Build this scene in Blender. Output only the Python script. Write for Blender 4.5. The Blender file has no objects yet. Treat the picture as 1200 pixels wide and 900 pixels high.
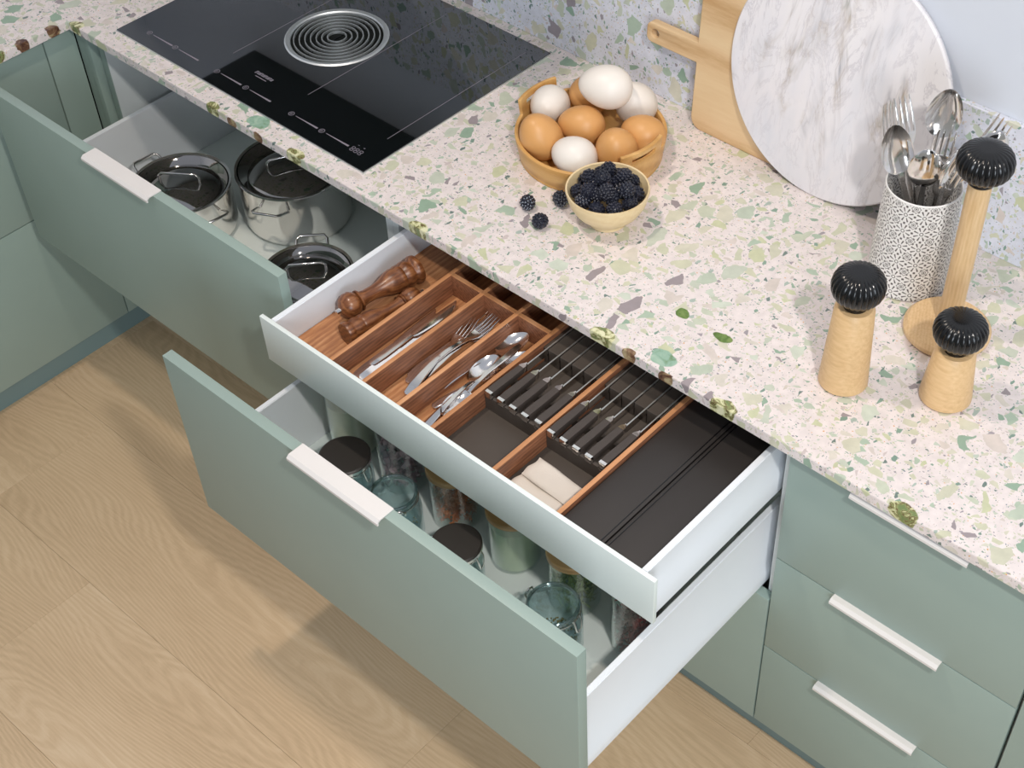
import bpy, bmesh, math, random
from mathutils import Vector, Matrix, Euler
random.seed(7)
PI = math.pi
H = 0.8658            # worktop height above the floor; most coordinates below are written from the worktop surface
C = bpy.context.scene.collection
scene = bpy.context.scene

# ------------------------------------------------------------------ camera, world, lights, exposure
cam_d = bpy.data.cameras.new('camera'); cam = bpy.data.objects.new('camera', cam_d); C.objects.link(cam)
cam.location = (1.6421, -1.2933, 1.62 + H); cam.rotation_euler = (0.764, 0.0057, 0.7112)
cam_d.sensor_width = 36; cam_d.lens = 1702.15 / 1200 * 36
cam_d.shift_x = -93.24 / 1200; cam_d.shift_y = 22.09 / 1200; cam_d.clip_start = .05
scene.camera = cam
scene.cycles.transparent_max_bounces = 32
scene.view_settings.view_transform = 'Standard'; scene.view_settings.look = 'None'
scene.view_settings.exposure = -0.09; scene.view_settings.gamma = 1; scene.view_settings.use_curve_mapping = False

world = bpy.data.worlds.new('world'); scene.world = world; world.use_nodes = True
wn = world.node_tree.nodes; wl = world.node_tree.links
bg = wn['Background']; bg.inputs[1].default_value = 0.54
tc = wn.new('ShaderNodeTexCoord'); sx = wn.new('ShaderNodeSeparateXYZ'); rmp = wn.new('ShaderNodeValToRGB')
wl.new(tc.outputs['Generated'], sx.inputs[0]); wl.new(sx.outputs[2], rmp.inputs[0]); wl.new(rmp.outputs[0], bg.inputs[0])
rmp.color_ramp.elements[0].color = (.55, .56, .55, 1); rmp.color_ramp.elements[1].color = (.80, .86, 1.0, 1)

def area(name, loc, target, size, power, col, shape='DISK', sy=None):
    d = bpy.data.lights.new(name, 'AREA'); d.shape = shape; d.size = size
    if sy: d.size_y = sy
    d.energy = power; d.color = col
    o = bpy.data.objects.new(name, d); C.objects.link(o)
    o.location = (loc[0], loc[1], loc[2] + H)
    o.rotation_euler = (Vector((target[0], target[1], target[2])) - Vector(loc)).to_track_quat('-Z', 'Y').to_euler()
    return o
area('warm_ceiling_lamp', (-.05, -.42, 2.35), (.45, 0, 0), .14, 22.5, (1, .86, .73))
area('cool_ceiling_lamp', (2.15, -1.05, 2.2), (.4, -.2, -.4), .15, 43, (1, .96, .91))
area('window_light', (3.3, -2.7, 1.0), (.6, -.1, -.3), 1.3, 64, (.82, .90, 1), 'RECTANGLE', 1.5)

# ------------------------------------------------------------------ materials
def lin(h):
    h = h.lstrip('#'); v = [int(h[i:i+2], 16) / 255 for i in (0, 2, 4)]
    return tuple((c / 12.92 if c <= .04045 else ((c + .055) / 1.055) ** 2.4) for c in v) + (1,)
class NT:
    def __init__(s, name):
        s.m = bpy.data.materials.new(name); s.m.use_nodes = True
        s.t = s.m.node_tree; s.b = s.t.nodes['Principled BSDF']; s.out = s.t.nodes['Material Output']
    def n(s, typ, **kw):
        nd = s.t.nodes.new('ShaderNode' + typ)
        for k, v in kw.items():
            if k.startswith('i_'):
                key = k[2:]; key = int(key) if key.isdigit() else key.replace('_', ' ')
                s.set(nd.inputs[key], v)
            else: setattr(nd, k, v)
        return nd
    def set(s, inp, v):
        if isinstance(v, bpy.types.NodeSocket): s.t.links.new(v, inp)
        else: inp.default_value = v
    def math(s, op, a, b=0.0, c=None, clamp=False):
        nd = s.n('Math', operation=op, use_clamp=clamp); s.set(nd.inputs[0], a); s.set(nd.inputs[1], b)
        if c is not None: s.set(nd.inputs[2], c)
        return nd.outputs[0]
    def mix(s, f, a, b, mode='MIX'):
        nd = s.n('Mix', data_type='RGBA', blend_type=mode); s.set(nd.inputs[0], f); s.set(nd.inputs[6], a); s.set(nd.inputs[7], b)
        return nd.outputs[2]
    def coord(s, scale=(1, 1, 1), rnd=False, loc=(0, 0, 0), rot=(0, 0, 0)):
        tc = s.n('TexCoord'); v = tc.outputs['Object']
        if rnd:
            oi = s.n('ObjectInfo'); a = s.n('VectorMath', operation='SCALE'); a.inputs[0].default_value = (37, 19, 53)
            s.set(a.inputs[3], oi.outputs['Random']); ad = s.n('VectorMath', operation='ADD'); s.set(ad.inputs[0], v); s.set(ad.inputs[1], a.outputs[0]); v = ad.outputs[0]
        mp = s.n('Mapping'); s.set(mp.inputs[0], v); mp.inputs['Scale'].default_value = scale; mp.inputs['Location'].default_value = loc; mp.inputs['Rotation'].default_value = rot
        return mp.outputs[0]
    def noise(s, v, scale, detail=3, rough=.5, dist=0):
        return s.n('TexNoise', i_Vector=v, i_Scale=scale, i_Detail=detail, i_Roughness=rough, i_Distortion=dist)
    def ramp(s, f, stops, const=False):
        r = s.n('ValToRGB'); s.set(r.inputs[0], f); cr = r.color_ramp
        if const: cr.interpolation = 'CONSTANT'
        while len(cr.elements) < len(stops): cr.elements.new(.5)
        for e, (p, c) in zip(cr.elements, stops):
            e.position = p; e.color = c if isinstance(c, tuple) else lin(c)
        return r.outputs[0]
    def bump(s, h, st, d=.001):
        b = s.n('Bump', i_Strength=st, i_Distance=d, i_Height=h); s.set(s.b.inputs['Normal'], b.outputs[0])
    def bs(s, **kw):
        for k, v in kw.items(): s.set(s.b.inputs[k.replace('_', ' ')], v)

def plain(name, col, rough=.5, metal=0, coat=0, var=.03, bump=0, spec=.5):
    t = NT(name); v = t.coord(); nz = t.noise(v, 9, 4)
    c = lin(col); lo = tuple(x * (1 - var) for x in c[:3]) + (1,); hi = tuple(min(1, x * (1 + var)) for x in c[:3]) + (1,)
    t.bs(Base_Color=t.ramp(nz.outputs[0], [(.3, lo), (.7, hi)]), Roughness=rough, Metallic=metal, Coat_Weight=coat)
    t.b.inputs['Specular IOR Level'].default_value = spec
    if bump:
        n2 = t.noise(v, 400, 2); t.bump(n2.outputs[0], bump, .0006)
    return t.m

def wood(name, c_dark, c_mid, c_light, axis='y', scale=1.0, rough=.5, dist=4, coat=0, rnd=True, lines=26, streak=.5, ww=.45, wb=.55):
    t = NT(name)
    st = {'x': (.12, 1, 1), 'y': (1, .12, 1), 'z': (1, 1, .12)}[axis]
    v = t.coord(tuple(a * scale for a in st), rnd=rnd)
    big = t.noise(v, 9, 3, .5)
    w = t.n('TexWave', wave_type='RINGS', rings_direction={'x': 'X', 'y': 'Y', 'z': 'Z'}[axis], i_Vector=v, i_Scale=lines, i_Distortion=dist, i_Detail=3, i_Detail_Scale=1.6)
    fine = t.noise(v, 160, 4, .65)
    f = t.math('ADD', t.math('MULTIPLY', w.outputs[1], ww), t.math('MULTIPLY', big.outputs[0], wb)); f = t.math('ADD', f, (1 - ww - wb) * .5)
    f = t.math('ADD', f, t.math('MULTIPLY', t.math('SUBTRACT', fine.outputs[0], .5), streak))
    t.bs(Base_Color=t.ramp(f, [(.2, c_dark), (.5, c_mid), (.8, c_light)]), Roughness=rough, Coat_Weight=coat)
    t.bump(fine.outputs[0], .15, .0008)
    return t.m

def terrazzo(name, base, rough=.28, off=(0, 0, 0), feats=()):
    FE = {}
    t = NT(name); v0 = t.coord(loc=off)
    dn = t.noise(v0, 26, 3); sub = t.n('VectorMath', operation='SUBTRACT'); t.set(sub.inputs[0], dn.outputs[1]); sub.inputs[1].default_value = (.5, .5, .5)
    def warp(amt, vec):
        sc = t.n('VectorMath', operation='SCALE'); t.set(sc.inputs[0], sub.outputs[0]); sc.inputs[3].default_value = amt
        ad = t.n('VectorMath', operation='ADD'); t.set(ad.inputs[0], vec); t.set(ad.inputs[1], sc.outputs[0]); return ad.outputs[0]
    nb = t.noise(v0, 60, 4)
    b = lin(base); col = t.ramp(nb.outputs[0], [(.35, tuple(x * .93 for x in b[:3]) + (1,)), (.65, tuple(min(1, x * 1.05) for x in b[:3]) + (1,))])
    inner = t.noise(v0, 45, 4, .6)
    pal = ['#CBCDAE', '#C0CAB2', '#D2D0BA', '#B4C4AE', '#CDCFB0', '#80A58A', '#D8D2C4', '#C9CAB0', '#A2BBA2', '#D0CFB6', '#BFC9B6', '#D6CBC2', '#8A7F84', '#C5CBA0', '#CBD6C4', '#C8CCAE']
    pal2 = ['#C8CCAE', '#6B967F', '#CECCB6', '#A9BEA6', '#3F6A60', '#D2C8BA', '#BCCABA', '#8F8890', '#C2CA9C', '#9DB2A6', '#CBBDBA', '#C8CDB8', '#D0D0BC', '#5C8A76']
    pal3 = ['#7A9E8C', '#C4C8A8', '#9C969E', '#B5C09A', '#477269', '#C4B8B0', '#DDA040', '#8EA09A', '#C0AEAB', '#66788A', '#C9CCB4', '#8E9A6C']
    def layer(scale, p, thr, var, pal, ani=(1, 1, 1), seed=0, am=.02):
        mp = t.n('Mapping'); t.set(mp.inputs[0], v0); mp.inputs['Scale'].default_value = ani; mp.inputs['Location'].default_value = (seed * 1.37, seed * .71, seed * 2.13)
        mp.inputs['Rotation'].default_value = (seed * .5, seed * .3, seed * .9)
        vv = warp(am, mp.outputs[0])
        f1 = t.n('TexVoronoi', feature='F1', i_Vector=vv, i_Scale=scale, i_Randomness=1.0)
        de = t.n('TexVoronoi', feature='DISTANCE_TO_EDGE', i_Vector=vv, i_Scale=scale, i_Randomness=1.0)
        sp = t.n('SeparateColor'); t.set(sp.inputs[0], f1.outputs['Color'])
        pres = t.math('LESS_THAN', sp.outputs[0], p)
        th = t.math('ADD', t.math('MULTIPLY', sp.outputs[2], var), thr)
        m = t.math('MULTIPLY', pres, t.math('MULTIPLY', t.math('SUBTRACT', de.outputs['Distance'], th), 90, clamp=True))
        cc = t.ramp(sp.outputs[1], [(i / len(pal), c) for i, c in enumerate(pal)], const=True)
        cc = t.mix(.6, cc, t.ramp(inner.outputs[0], [(.3, (.68, .69, .66, 1)), (.7, (1, .985, .98, 1))]), 'MULTIPLY')
        cc = t.mix(.16, cc, lin(base))
        return m, cc
    for args in [(330, .26, .14, .2, pal3, (1, 1, 1), 5, .004), (150, .26, .11, .22, pal2, (1, 1.7, 1), 4, .008), (74, .30, .10, .2, pal2, (1.7, 1, 1), 3, .014),
                 (42, .34, .09, .16, pal, (1, 1.6, 1), 2, .02), (26, .42, .08, .14, pal, (1.25, 1, 1), 1, .03)]:
        m, cc = layer(*args); col = t.mix(m, col, cc)
    for x, y, z, rx, ry, kind in feats:          # the slab's few large coloured stones, cut through by its front edge
        a = t.n('VectorMath', operation='SUBTRACT'); t.set(a.inputs[0], warp(.022, v0)); a.inputs[1].default_value = (x, y, z)
        m_ = t.n('VectorMath', operation='MULTIPLY'); t.set(m_.inputs[0], a.outputs[0]); m_.inputs[1].default_value = (1 / rx, 1 / ry, 1 / rx)
        le = t.n('VectorMath', operation='LENGTH'); t.set(le.inputs[0], m_.outputs[0])
        m = t.math('MULTIPLY', t.math('SUBTRACT', 1.0, le.outputs['Value']), 14, clamp=True)
        nn = FE.setdefault('n', t.noise(v0, 42, 4, .6, 1.2))
        cc = {'agate': [(.38, '#6E8050'), (.44, '#8E945E'), (.475, '#5A3326'), (.50, '#8E9460'), (.55, '#C9C79A'), (.62, '#DEDCB8')], 'teal': [(.3, '#6B8A62'), (.5, '#8FAF9B'), (.7, '#A8C0AC')],
              'moss': [(.35, '#4E5A22'), (.5, '#5C7A38'), (.7, '#869A58')], 'brown': [(.4, '#4A2C26'), (.52, '#7E6048'), (.65, '#B3A37E')]}[kind]
        if kind not in FE: FE[kind] = t.ramp(nn.outputs[0], cc)
        col = t.mix(m, col, FE[kind])
    t.bs(Base_Color=col, Roughness=rough)
    return t.m

def marble():
    t = NT('marble'); v = t.coord((1.5, 1, .55), rot=(0, .35, 0)); n1 = t.noise(v, 5.5, 5, .6, .6)
    r = t.math('ABSOLUTE', t.math('SUBTRACT', n1.outputs[0], .5))
    n2 = t.noise(v, 13, 6, .68, .8); r2 = t.math('ABSOLUTE', t.math('SUBTRACT', n2.outputs[0], .5))
    gate = t.noise(v, 5, 3, .6)
    col = t.ramp(t.noise(v, 4, 5, .6).outputs[0], [(.3, '#D3D6DE'), (.5, '#E6E3E6'), (.75, '#F0ECEA')])
    g = t.ramp(gate.outputs[0], [(.45, (0, 0, 0, 1)), (.60, (1, 1, 1, 1))])
    m1 = t.ramp(r, [(0, (.8, .8, .8, 1)), (.012, (.45, .45, .45, 1)), (.05, (0, 0, 0, 1))]); m2 = t.ramp(r2, [(0, (.35, .35, .35, 1)), (.03, (0, 0, 0, 1))])
    col = t.mix(t.mix(1.0, m2, t.ramp(gate.outputs[0], [(.35, (.2, .2, .2, 1)), (.6, (1, 1, 1, 1))]), 'MULTIPLY'), col, lin('#9B96A0'))
    m = t.mix(1.0, m1, g, 'MULTIPLY'); vc = t.ramp(n2.outputs[0], [(.42, '#8A8A92'), (.52, '#A08B6F'), (.64, '#7F8478')])
    col = t.mix(m, col, vc)
    t.bs(Base_Color=col, Roughness=.16); return t.m

def crock_pattern():
    t = NT('crock_print'); tc = t.n('TexCoord'); s = t.n('SeparateXYZ'); t.set(s.inputs[0], tc.outputs['Object'])
    ang = t.math('ARCTAN2', s.outputs[1], s.outputs[0]); NC = 13
    u = t.math('FRACT', t.math('MULTIPLY_ADD', ang, NC / (2 * PI), 20.5)); w = t.math('FRACT', t.math('MULTIPLY', s.outputs[2], NC / (2 * PI * .065)))
    p = t.math('SUBTRACT', u, .5); q = t.math('SUBTRACT', w, .5)
    r = t.math('SQRT', t.math('ADD', t.math('MULTIPLY', p, p), t.math('MULTIPLY', q, q)))
    th = t.math('ARCTAN2', q, p); tm = t.math('ABSOLUTE', t.math('SUBTRACT', t.math('FRACT', t.math('MULTIPLY_ADD', th, 8 / (2 * PI), 8.5)), .5))  # 0 on a petal axis
    def band(x, a, b): return t.math('MULTIPLY', t.math('GREATER_THAN', x, a), t.math('LESS_THAN', x, b))
    gap = t.math('MULTIPLY', t.math('GREATER_THAN', tm, .365), band(r, .18, .43))
    tip = t.math('MULTIPLY', t.math('LESS_THAN', tm, .16), band(r, .44, .50))
    ring = band(r, .07, .11)
    ap = t.math('SUBTRACT', .5, t.math('ABSOLUTE', p)); aq = t.math('SUBTRACT', .5, t.math('ABSOLUTE', q))
    r2 = t.math('SQRT', t.math('ADD', t.math('MULTIPLY', ap, ap), t.math('MULTIPLY', aq, aq)))
    c1 = band(r2, .0, .05); c2 = band(r2, .09, .12); di = band(t.math('ADD', ap, aq), .24, .28)
    d = t.math('MAXIMUM', t.math('MAXIMUM', gap, tip), t.math('MAXIMUM', ring, t.math('MAXIMUM', c1, t.math('MAXIMUM', c2, di))))
    zin = t.math('LESS_THAN', s.outputs[2], .1925)
    d = t.math('MULTIPLY', d, zin)
    t.bs(Base_Color=t.mix(d, lin('#E4E2DF'), lin('#4E4846')), Roughness=.3); return t.m

def glass(name, tint, base_alpha=.08, rough=.03):
    t = NT(name); tr = t.n('BsdfTransparent', i_Color=lin(tint)); gl = t.n('BsdfGlossy', i_Roughness=rough); gl.inputs[0].default_value = (.9, .95, .95, 1)
    lw = t.n('LayerWeight', i_Blend=.5); f = t.math('ADD', t.math('MULTIPLY', t.math('POWER', lw.outputs[1], 3.5), .7), base_alpha, clamp=True)
    mx = t.n('MixShader'); t.set(mx.inputs[0], f); t.set(mx.inputs[1], tr.outputs[0]); t.set(mx.inputs[2], gl.outputs[0]); t.set(t.out.inputs[0], mx.outputs[0])
    return t.m

def oak_floor():
    t = NT('oak_plank'); v = t.coord((.28, 1, 1), rnd=True)
    wv = t.noise(v, 3.2, 2, .5); sc = t.n('VectorMath', operation='SCALE'); t.set(sc.inputs[0], wv.outputs[1]); sc.inputs[3].default_value = .55
    ad = t.n('VectorMath', operation='ADD'); t.set(ad.inputs[0], v); t.set(ad.inputs[1], sc.outputs[0])
    w = t.n('TexWave', wave_type='BANDS', bands_direction='Y', i_Vector=ad.outputs[0], i_Scale=24, i_Distortion=5.0, i_Detail=4, i_Detail_Scale=1.5, i_Detail_Roughness=.65)
    big = t.noise(v, 4, 3); v2 = t.coord((.06, 1, 1), rnd=True); fine = t.noise(v2, 260, 3, .6)
    f = t.math('ADD', t.math('MULTIPLY', w.outputs[1], .11), t.math('MULTIPLY', big.outputs[0], .55)); f = t.math('ADD', f, t.math('MULTIPLY', fine.outputs[0], .32))
    t.bs(Base_Color=t.ramp(f, [(.25, '#B89C7A'), (.5, '#CFB390'), (.72, '#DDC4A3')]), Roughness=.5)
    t.bump(f, .25, .001); return t.m

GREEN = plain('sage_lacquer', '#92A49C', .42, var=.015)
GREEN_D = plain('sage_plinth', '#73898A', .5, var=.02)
CARC = plain('carcass_white', '#DDE2E2', .5, var=.015)
WHITES = plain('drawer_side_white', '#E6EAEE', .4, var=.012)
WHITE = plain('drawer_white', '#E2EAE6', .35, var=.012)
HANDLE = plain('handle_white', '#DDD9D5', .4, var=.01)
WALL = plain('wall_paint', '#D0D5DE', .9, var=.015, bump=.1)
STEEL = plain('polished_steel', '#EEEBE8', .12, 1, var=.03)
SATIN = plain('satin_steel', '#E2E6E6', .48, 1, var=.03)
LIDM = plain('dark_mirror_lid', '#A8A5A2', .06, 1, var=.05)
BLACKG = plain('black_ceramic', '#0A0B0D', .24, coat=.0, var=.1)
BLACKL = plain('black_board', '#2C2826', .5, var=.06)
BLACKM = plain('black_mat_insert', '#4A423B', .55, var=.06, bump=.05)
BLACKD = plain('matte_black_lid', '#2B2724', .45, var=.06)
GAP = plain('dark_gap', '#0E1211', .9, spec=.2)
HANDK = plain('knife_grip', '#473F3A', .42, var=.15)
HOBG = plain('hob_glass', '#0C1011', .03, coat=.0, var=.0, spec=.5); HOBG.node_tree.nodes['Principled BSDF'].inputs['IOR'].default_value = 2.5
PRINT = plain('grey_print', '#86808A', .5, var=.0)
FEATS = [(-.893, .004, -.005, .020, .014, 'agate'), (-.4500, .004, -.006, .021, .015, 'agate'), (-.2120, .006, -.004, .024, .013, 'agate'), (.1120, .004, -.006, .024, .015, 'agate'), (.5360, .004, -.006, .024, .015, 'agate'),
         (.7800, .006, -.004, .026, .014, 'agate'), (1.1030, .006, -.003, .024, .016, 'agate'), (-.3420, .026, 0, .026, .017, 'teal'), (.6450, .026, 0, .024, .018, 'teal'), (.6040, .126, 0, .014, .012, 'moss'), (.6880, .124, 0, .018, .010, 'moss'),
         (-.3930, -.001, -.010, .014, .008, 'brown'), (-.3150, -.001, -.010, .015, .008, 'brown'), (.5950, -.001, -.010, .015, .008, 'brown'), (.6700, -.001, -.010, .015, .008, 'brown'), (-.9210, -.035, -.006, .018, .016, 'brown'), (-.9210, -.105, -.006, .018, .016, 'brown'), (-.9200, -.165, -.004, .018, .018, 'agate')]
TERR = terrazzo('terrazzo_top', '#E1D7D4', feats=FEATS)
TERRB = terrazzo('terrazzo_splash', '#D5D8E3', off=(3.1, 1.7, .4))  # cool window light put into the base as a bluish tint
WALNUT = wood('tray_wood', '#8A5637', '#B17A50', '#CE9B6E', 'y', rough=.5, lines=50, ww=.18, wb=.3, streak=.9)
DIVW = wood('divider_wood_shaded', '#6E4631', '#8C5C41', '#A06C4E', 'y', rough=.45, lines=50, ww=.25, wb=.3, streak=1.5)  # divider wood in a darker tone, the shade of its sides painted in
DIVT = wood('divider_wood_lit', '#B27B50', '#C98F62', '#D6A072', 'y', rough=.5, lines=10)  # lighter copy of the divider wood, painting its top edges as lit
MILLW = wood('walnut_turned', '#4B2A17', '#744425', '#93603A', 'y', scale=1.6, rough=.34, dist=6, coat=.1, lines=22, streak=1.0, ww=.3, wb=.5)
MAPLE = wood('maple_body', '#CDA878', '#D6B383', '#DDBB8D', 'x', scale=1.2, rough=.42, lines=26, dist=12, streak=1.4, ww=.12, wb=.4)
MAPLEZ = wood('maple_pole', '#CDAA7B', '#D8B789', '#E0C298', 'z', scale=1.5, rough=.42, lines=40, streak=1.1, ww=.2, wb=.4)
BAMBOO = wood('bamboo_basket', '#C0904F', '#CC9C5C', '#D8AC6C', 'x', scale=1.3, rough=.38, lines=9, streak=.7)
BAMT = wood('bamboo_lid', '#A9824F', '#BE9560', '#CDA873', 'x', scale=1.3, rough=.45, lines=16, streak=.5)
BOWLW = wood('pale_bowl_wood', '#D8BC8C', '#E4CDA1', '#ECDAB4', 'x', rough=.4, lines=20, streak=.5, ww=.1, wb=.3)
BOARD = wood('board_wood', '#BE986A', '#D8B98F', '#DFC49B', 'x', scale=.8, rough=.5, dist=10, lines=3, streak=.55)
FLOORM = oak_floor()
MARBLE = marble(); CROCK = crock_pattern()
CERW = plain('crock_white', '#DEDCD8', .35)
GLASS = glass('jar_glass', '#FAFCFB', .03); GLASSB = glass('blue_jar_glass', '#EDF4F5', .08)
GLIP = glass('thick_glass_lip', '#DDE9EA', .22)
EGGB = plain('brown_egg', '#D29C5F', .42, var=.05); EGGW = plain('white_egg', '#E8E1D8', .42, var=.02)
BERRY = plain('blackberry', '#20222F', .3, var=.3, coat=.2)
NAPK = plain('linen', '#D5CBBF', .9, var=.03, bump=.5)
NAVY = plain('hood_dark', '#0B0F0E', .5)

# ------------------------------------------------------------------ mesh helpers
def bx(bm, x0, x1, y0, y1, z0, z1, bev=0, seg=2):
    r = bmesh.ops.create_cube(bm, size=1, matrix=Matrix.Translation(((x0 + x1) / 2, (y0 + y1) / 2, (z0 + z1) / 2)) @ Matrix.Diagonal((x1 - x0, y1 - y0, z1 - z0, 1)))
    if bev:
        es = list({e for v in r['verts'] for e in v.link_edges})
        bmesh.ops.bevel(bm, geom=es, offset=bev, segments=seg, affect='EDGES', profile=.6)
    return bm
def BX(*a, **k): return bx(bmesh.new(), *a, **k)
def lathe(bm, prof, seg=48, rib=None, mat=None):
    rings = []
    for r, z in prof:
        if r < 1e-6: rings.append([bm.verts.new((0, 0, z))])
        else:
            rings.append([bm.verts.new(((r * (rib(i / seg * 2 * PI, r, z) if rib else 1)) * math.cos(i / seg * 2 * PI), (r * (rib(i / seg * 2 * PI, r, z) if rib else 1)) * math.sin(i / seg * 2 * PI), z)) for i in range(seg)])
    for a, b in zip(rings, rings[1:]):
        for i in range(seg):
            j = (i + 1) % seg
            if len(a) == 1 and len(b) == 1: continue
            if len(a) == 1: bm.faces.new((a[0], b[i], b[j]))
            elif len(b) == 1: bm.faces.new((a[i], a[j], b[0]))
            else: bm.faces.new((a[i], a[j], b[j], b[i]))
    bmesh.ops.recalc_face_normals(bm, faces=bm.faces)
    if mat: bmesh.ops.transform(bm, matrix=mat, verts=[v for r in rings for v in r])
    return bm
def LA(*a, **k): return lathe(bmesh.new(), *a, **k)
def tube(bm, pts, r, seg=8, closed=False):
    pts = [Vector(p) for p in pts]; n = len(pts); rings = []
    prev = None
    for i, p in enumerate(pts):
        if closed: d = pts[(i + 1) % n] - pts[i - 1]
        else: d = pts[min(i + 1, n - 1)] - pts[max(i - 1, 0)]
        d.normalize()
        if prev is None:
            u = d.orthogonal().normalized()
        else:
            u = (prev - d * prev.dot(d)).normalized()
        prev = u; w = d.cross(u); rr = r[i] if isinstance(r, (list, tuple)) else r
        rings.append([bm.verts.new(p + (u * math.cos(k / seg * 2 * PI) + w * math.sin(k / seg * 2 * PI)) * rr) for k in range(seg)])
    m = n if closed else n - 1
    for i in range(m):
        a, b = rings[i], rings[(i + 1) % n]
        for k in range(seg): bm.faces.new((a[k], a[(k + 1) % seg], b[(k + 1) % seg], b[k]))
    if not closed:
        bm.faces.new(rings[0][::-1]); bm.faces.new(rings[-1])
    bmesh.ops.recalc_face_normals(bm, faces=bm.faces)
    return bm
def TU(*a, **k): return tube(bmesh.new(), *a, **k)
def prism(bm, pts, z0, z1, bev=0, axis='z'):
    def V(p, z): return (p[0], p[1], z) if axis == 'z' else (p[0], z, p[1])
    a = [bm.verts.new(V(p, z0)) for p in pts]; b = [bm.verts.new(V(p, z1)) for p in pts]; n = len(pts)
    bm.faces.new(a[::-1]); bm.faces.new(b)
    for i in range(n): bm.faces.new((a[i], a[(i + 1) % n], b[(i + 1) % n], b[i]))
    bmesh.ops.recalc_face_normals(bm, faces=bm.faces)
    if bev: bmesh.ops.bevel(bm, geom=[e for e in bm.edges if abs(abs(e.verts[0].co['xyz'.index(axis) if axis == 'z' else 1] - e.verts[1].co['xyz'.index(axis) if axis == 'z' else 1])) < 1e-6], offset=bev, segments=2, affect='EDGES')
    return bm
def arc(cx, cy, r, a0, a1, n=8): return [(cx + r * math.cos(math.radians(a0 + (a1 - a0) * i / n)), cy + r * math.sin(math.radians(a0 + (a1 - a0) * i / n))) for i in range(n + 1)]

ORG = {}
def mesh_of(name, bm, mat, smooth=35):
    me = bpy.data.meshes.new(name); bm.to_mesh(me); bm.free(); me.materials.append(mat)
    if smooth:
        for p in me.polygons: p.use_smooth = True
        me.set_sharp_from_angle(angle=math.radians(smooth))
    return me
def E(name, label, cat, loc, rot=(0, 0, 0), group=None):
    o = bpy.data.objects.new(name, None); C.objects.link(o); o.empty_display_size = .02
    o.location = (loc[0], loc[1], loc[2] + H); o.rotation_euler = rot
    o['label'] = label; o['category'] = cat
    if group: o['group'] = group
    ORG[o.name] = Vector(loc); return o
def M(name, bm, mat, parent=None, loc=(0, 0, 0), rot=(0, 0, 0), wc=False, smooth=35, kind=None, label=None):
    """one mesh object; wc: the bmesh is written in worktop coordinates and is moved into its parent's frame"""
    if wc and parent is not None: bmesh.ops.translate(bm, vec=-ORG[parent.name], verts=bm.verts)
    o = bpy.data.objects.new(name, mesh_of(name, bm, mat, smooth)); C.objects.link(o)
    o.location = loc; o.rotation_euler = rot
    if parent is not None:
        o.parent = parent; ORG[o.name] = ORG[parent.name]
    if kind: o['kind'] = kind
    if label: o['label'] = label
    return o
def T(o, label, cat, group=None, kind=None):
    o['label'] = label; o['category'] = cat
    if group: o['group'] = group
    if kind: o['kind'] = kind
    return o
def top(name, bm, mat, loc, rot=(0, 0, 0), smooth=35, structure=False, wc=False):
    if wc: bmesh.ops.translate(bm, vec=-Vector(loc), verts=bm.verts)
    o = bpy.data.objects.new(name, mesh_of(name, bm, mat, smooth)); C.objects.link(o); o.location = (loc[0], loc[1], loc[2] + H); o.rotation_euler = rot
    ORG[o.name] = Vector(loc)
    if structure: o['kind'] = 'structure'
    return o
def dup(root, loc, rot=None, label=None):
    r = root.copy(); C.objects.link(r); r.location = (loc[0], loc[1], loc[2] + H)
    if rot is not None: r.rotation_euler = rot
    if label: r['label'] = label
    for ch in list(root.children):
        c = ch.copy(); C.objects.link(c); c.parent = r
        for g in list(ch.children):
            d = g.copy(); C.objects.link(d); d.parent = c
    return r

# ------------------------------------------------------------------ the room
FZ = -H; YW = .597
fl = top('floor', BX(-2.2, 2.6, -3.0, .6, FZ - .03, FZ - .004), plain('subfloor', '#4A3B2C', .9), (0, 0, 0), structure=True)
rows = [(.005, .30, [-1.45, -.27, .903, 2.1]), (-.29, .005, [-1.5, -.95, .23, 1.41, 2.5]), (-.59, -.29, [-1.92, -.747, .431, 1.61, 2.5]), (-.895, -.59, [-2.0, -1.57, -.39, .79, 1.97, 2.5]),
        (-1.195, -.895, [-2.0, -.85, .33, 1.51, 2.5]), (-1.495, -1.195, [-2, -1.3, -.12, 1.06, 2.2]), (-1.795, -1.495, [-2, -.6, .58, 1.76, 2.5])]
for y0, y1, xs in rows:
    for a, b in zip(xs, xs[1:]):
        bm = BX(a + .0002 - (a + b) / 2, b - .0002 - (a + b) / 2, y0 + .0002 - (y0 + y1) / 2, y1 - .0002 - (y0 + y1) / 2, -.004, 0, bev=.0004, seg=1)
        M('plank', bm, FLOORM, fl, loc=((a + b) / 2, (y0 + y1) / 2, FZ))
top('wall_back', BX(-1.65, 2.6, YW, YW + .08, FZ, 2.6), WALL, (0, 0, 0), structure=True)
top('wall_left', BX(-1.73, -1.65, -3.0, YW + .08, FZ, 2.6), WALL, (0, 0, 0), structure=True)

# worktop: one L-shaped slab
pts = [(-1.65, YW), (-1.65, -1.6), (-.9201, -1.6), (-.9201, 0), (1.95, 0), (1.95, YW)]
wt = top('worktop', prism(bmesh.new(), pts, -.0198, 0, .0008), TERR, (0, 0, 0), smooth=20)
T(wt, 'pale terrazzo worktop with green and grey stone chips, turning the corner', 'worktop')
bs = top('backsplash', BX(-1.645, 1.95, .585, YW - .0005, .0002, .262, bev=.0008, seg=1), TERRB, (0, 0, 0), smooth=20)
T(bs, 'terrazzo backsplash panel, cool light tinted into its colour, standing against the white wall', 'backsplash')

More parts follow.
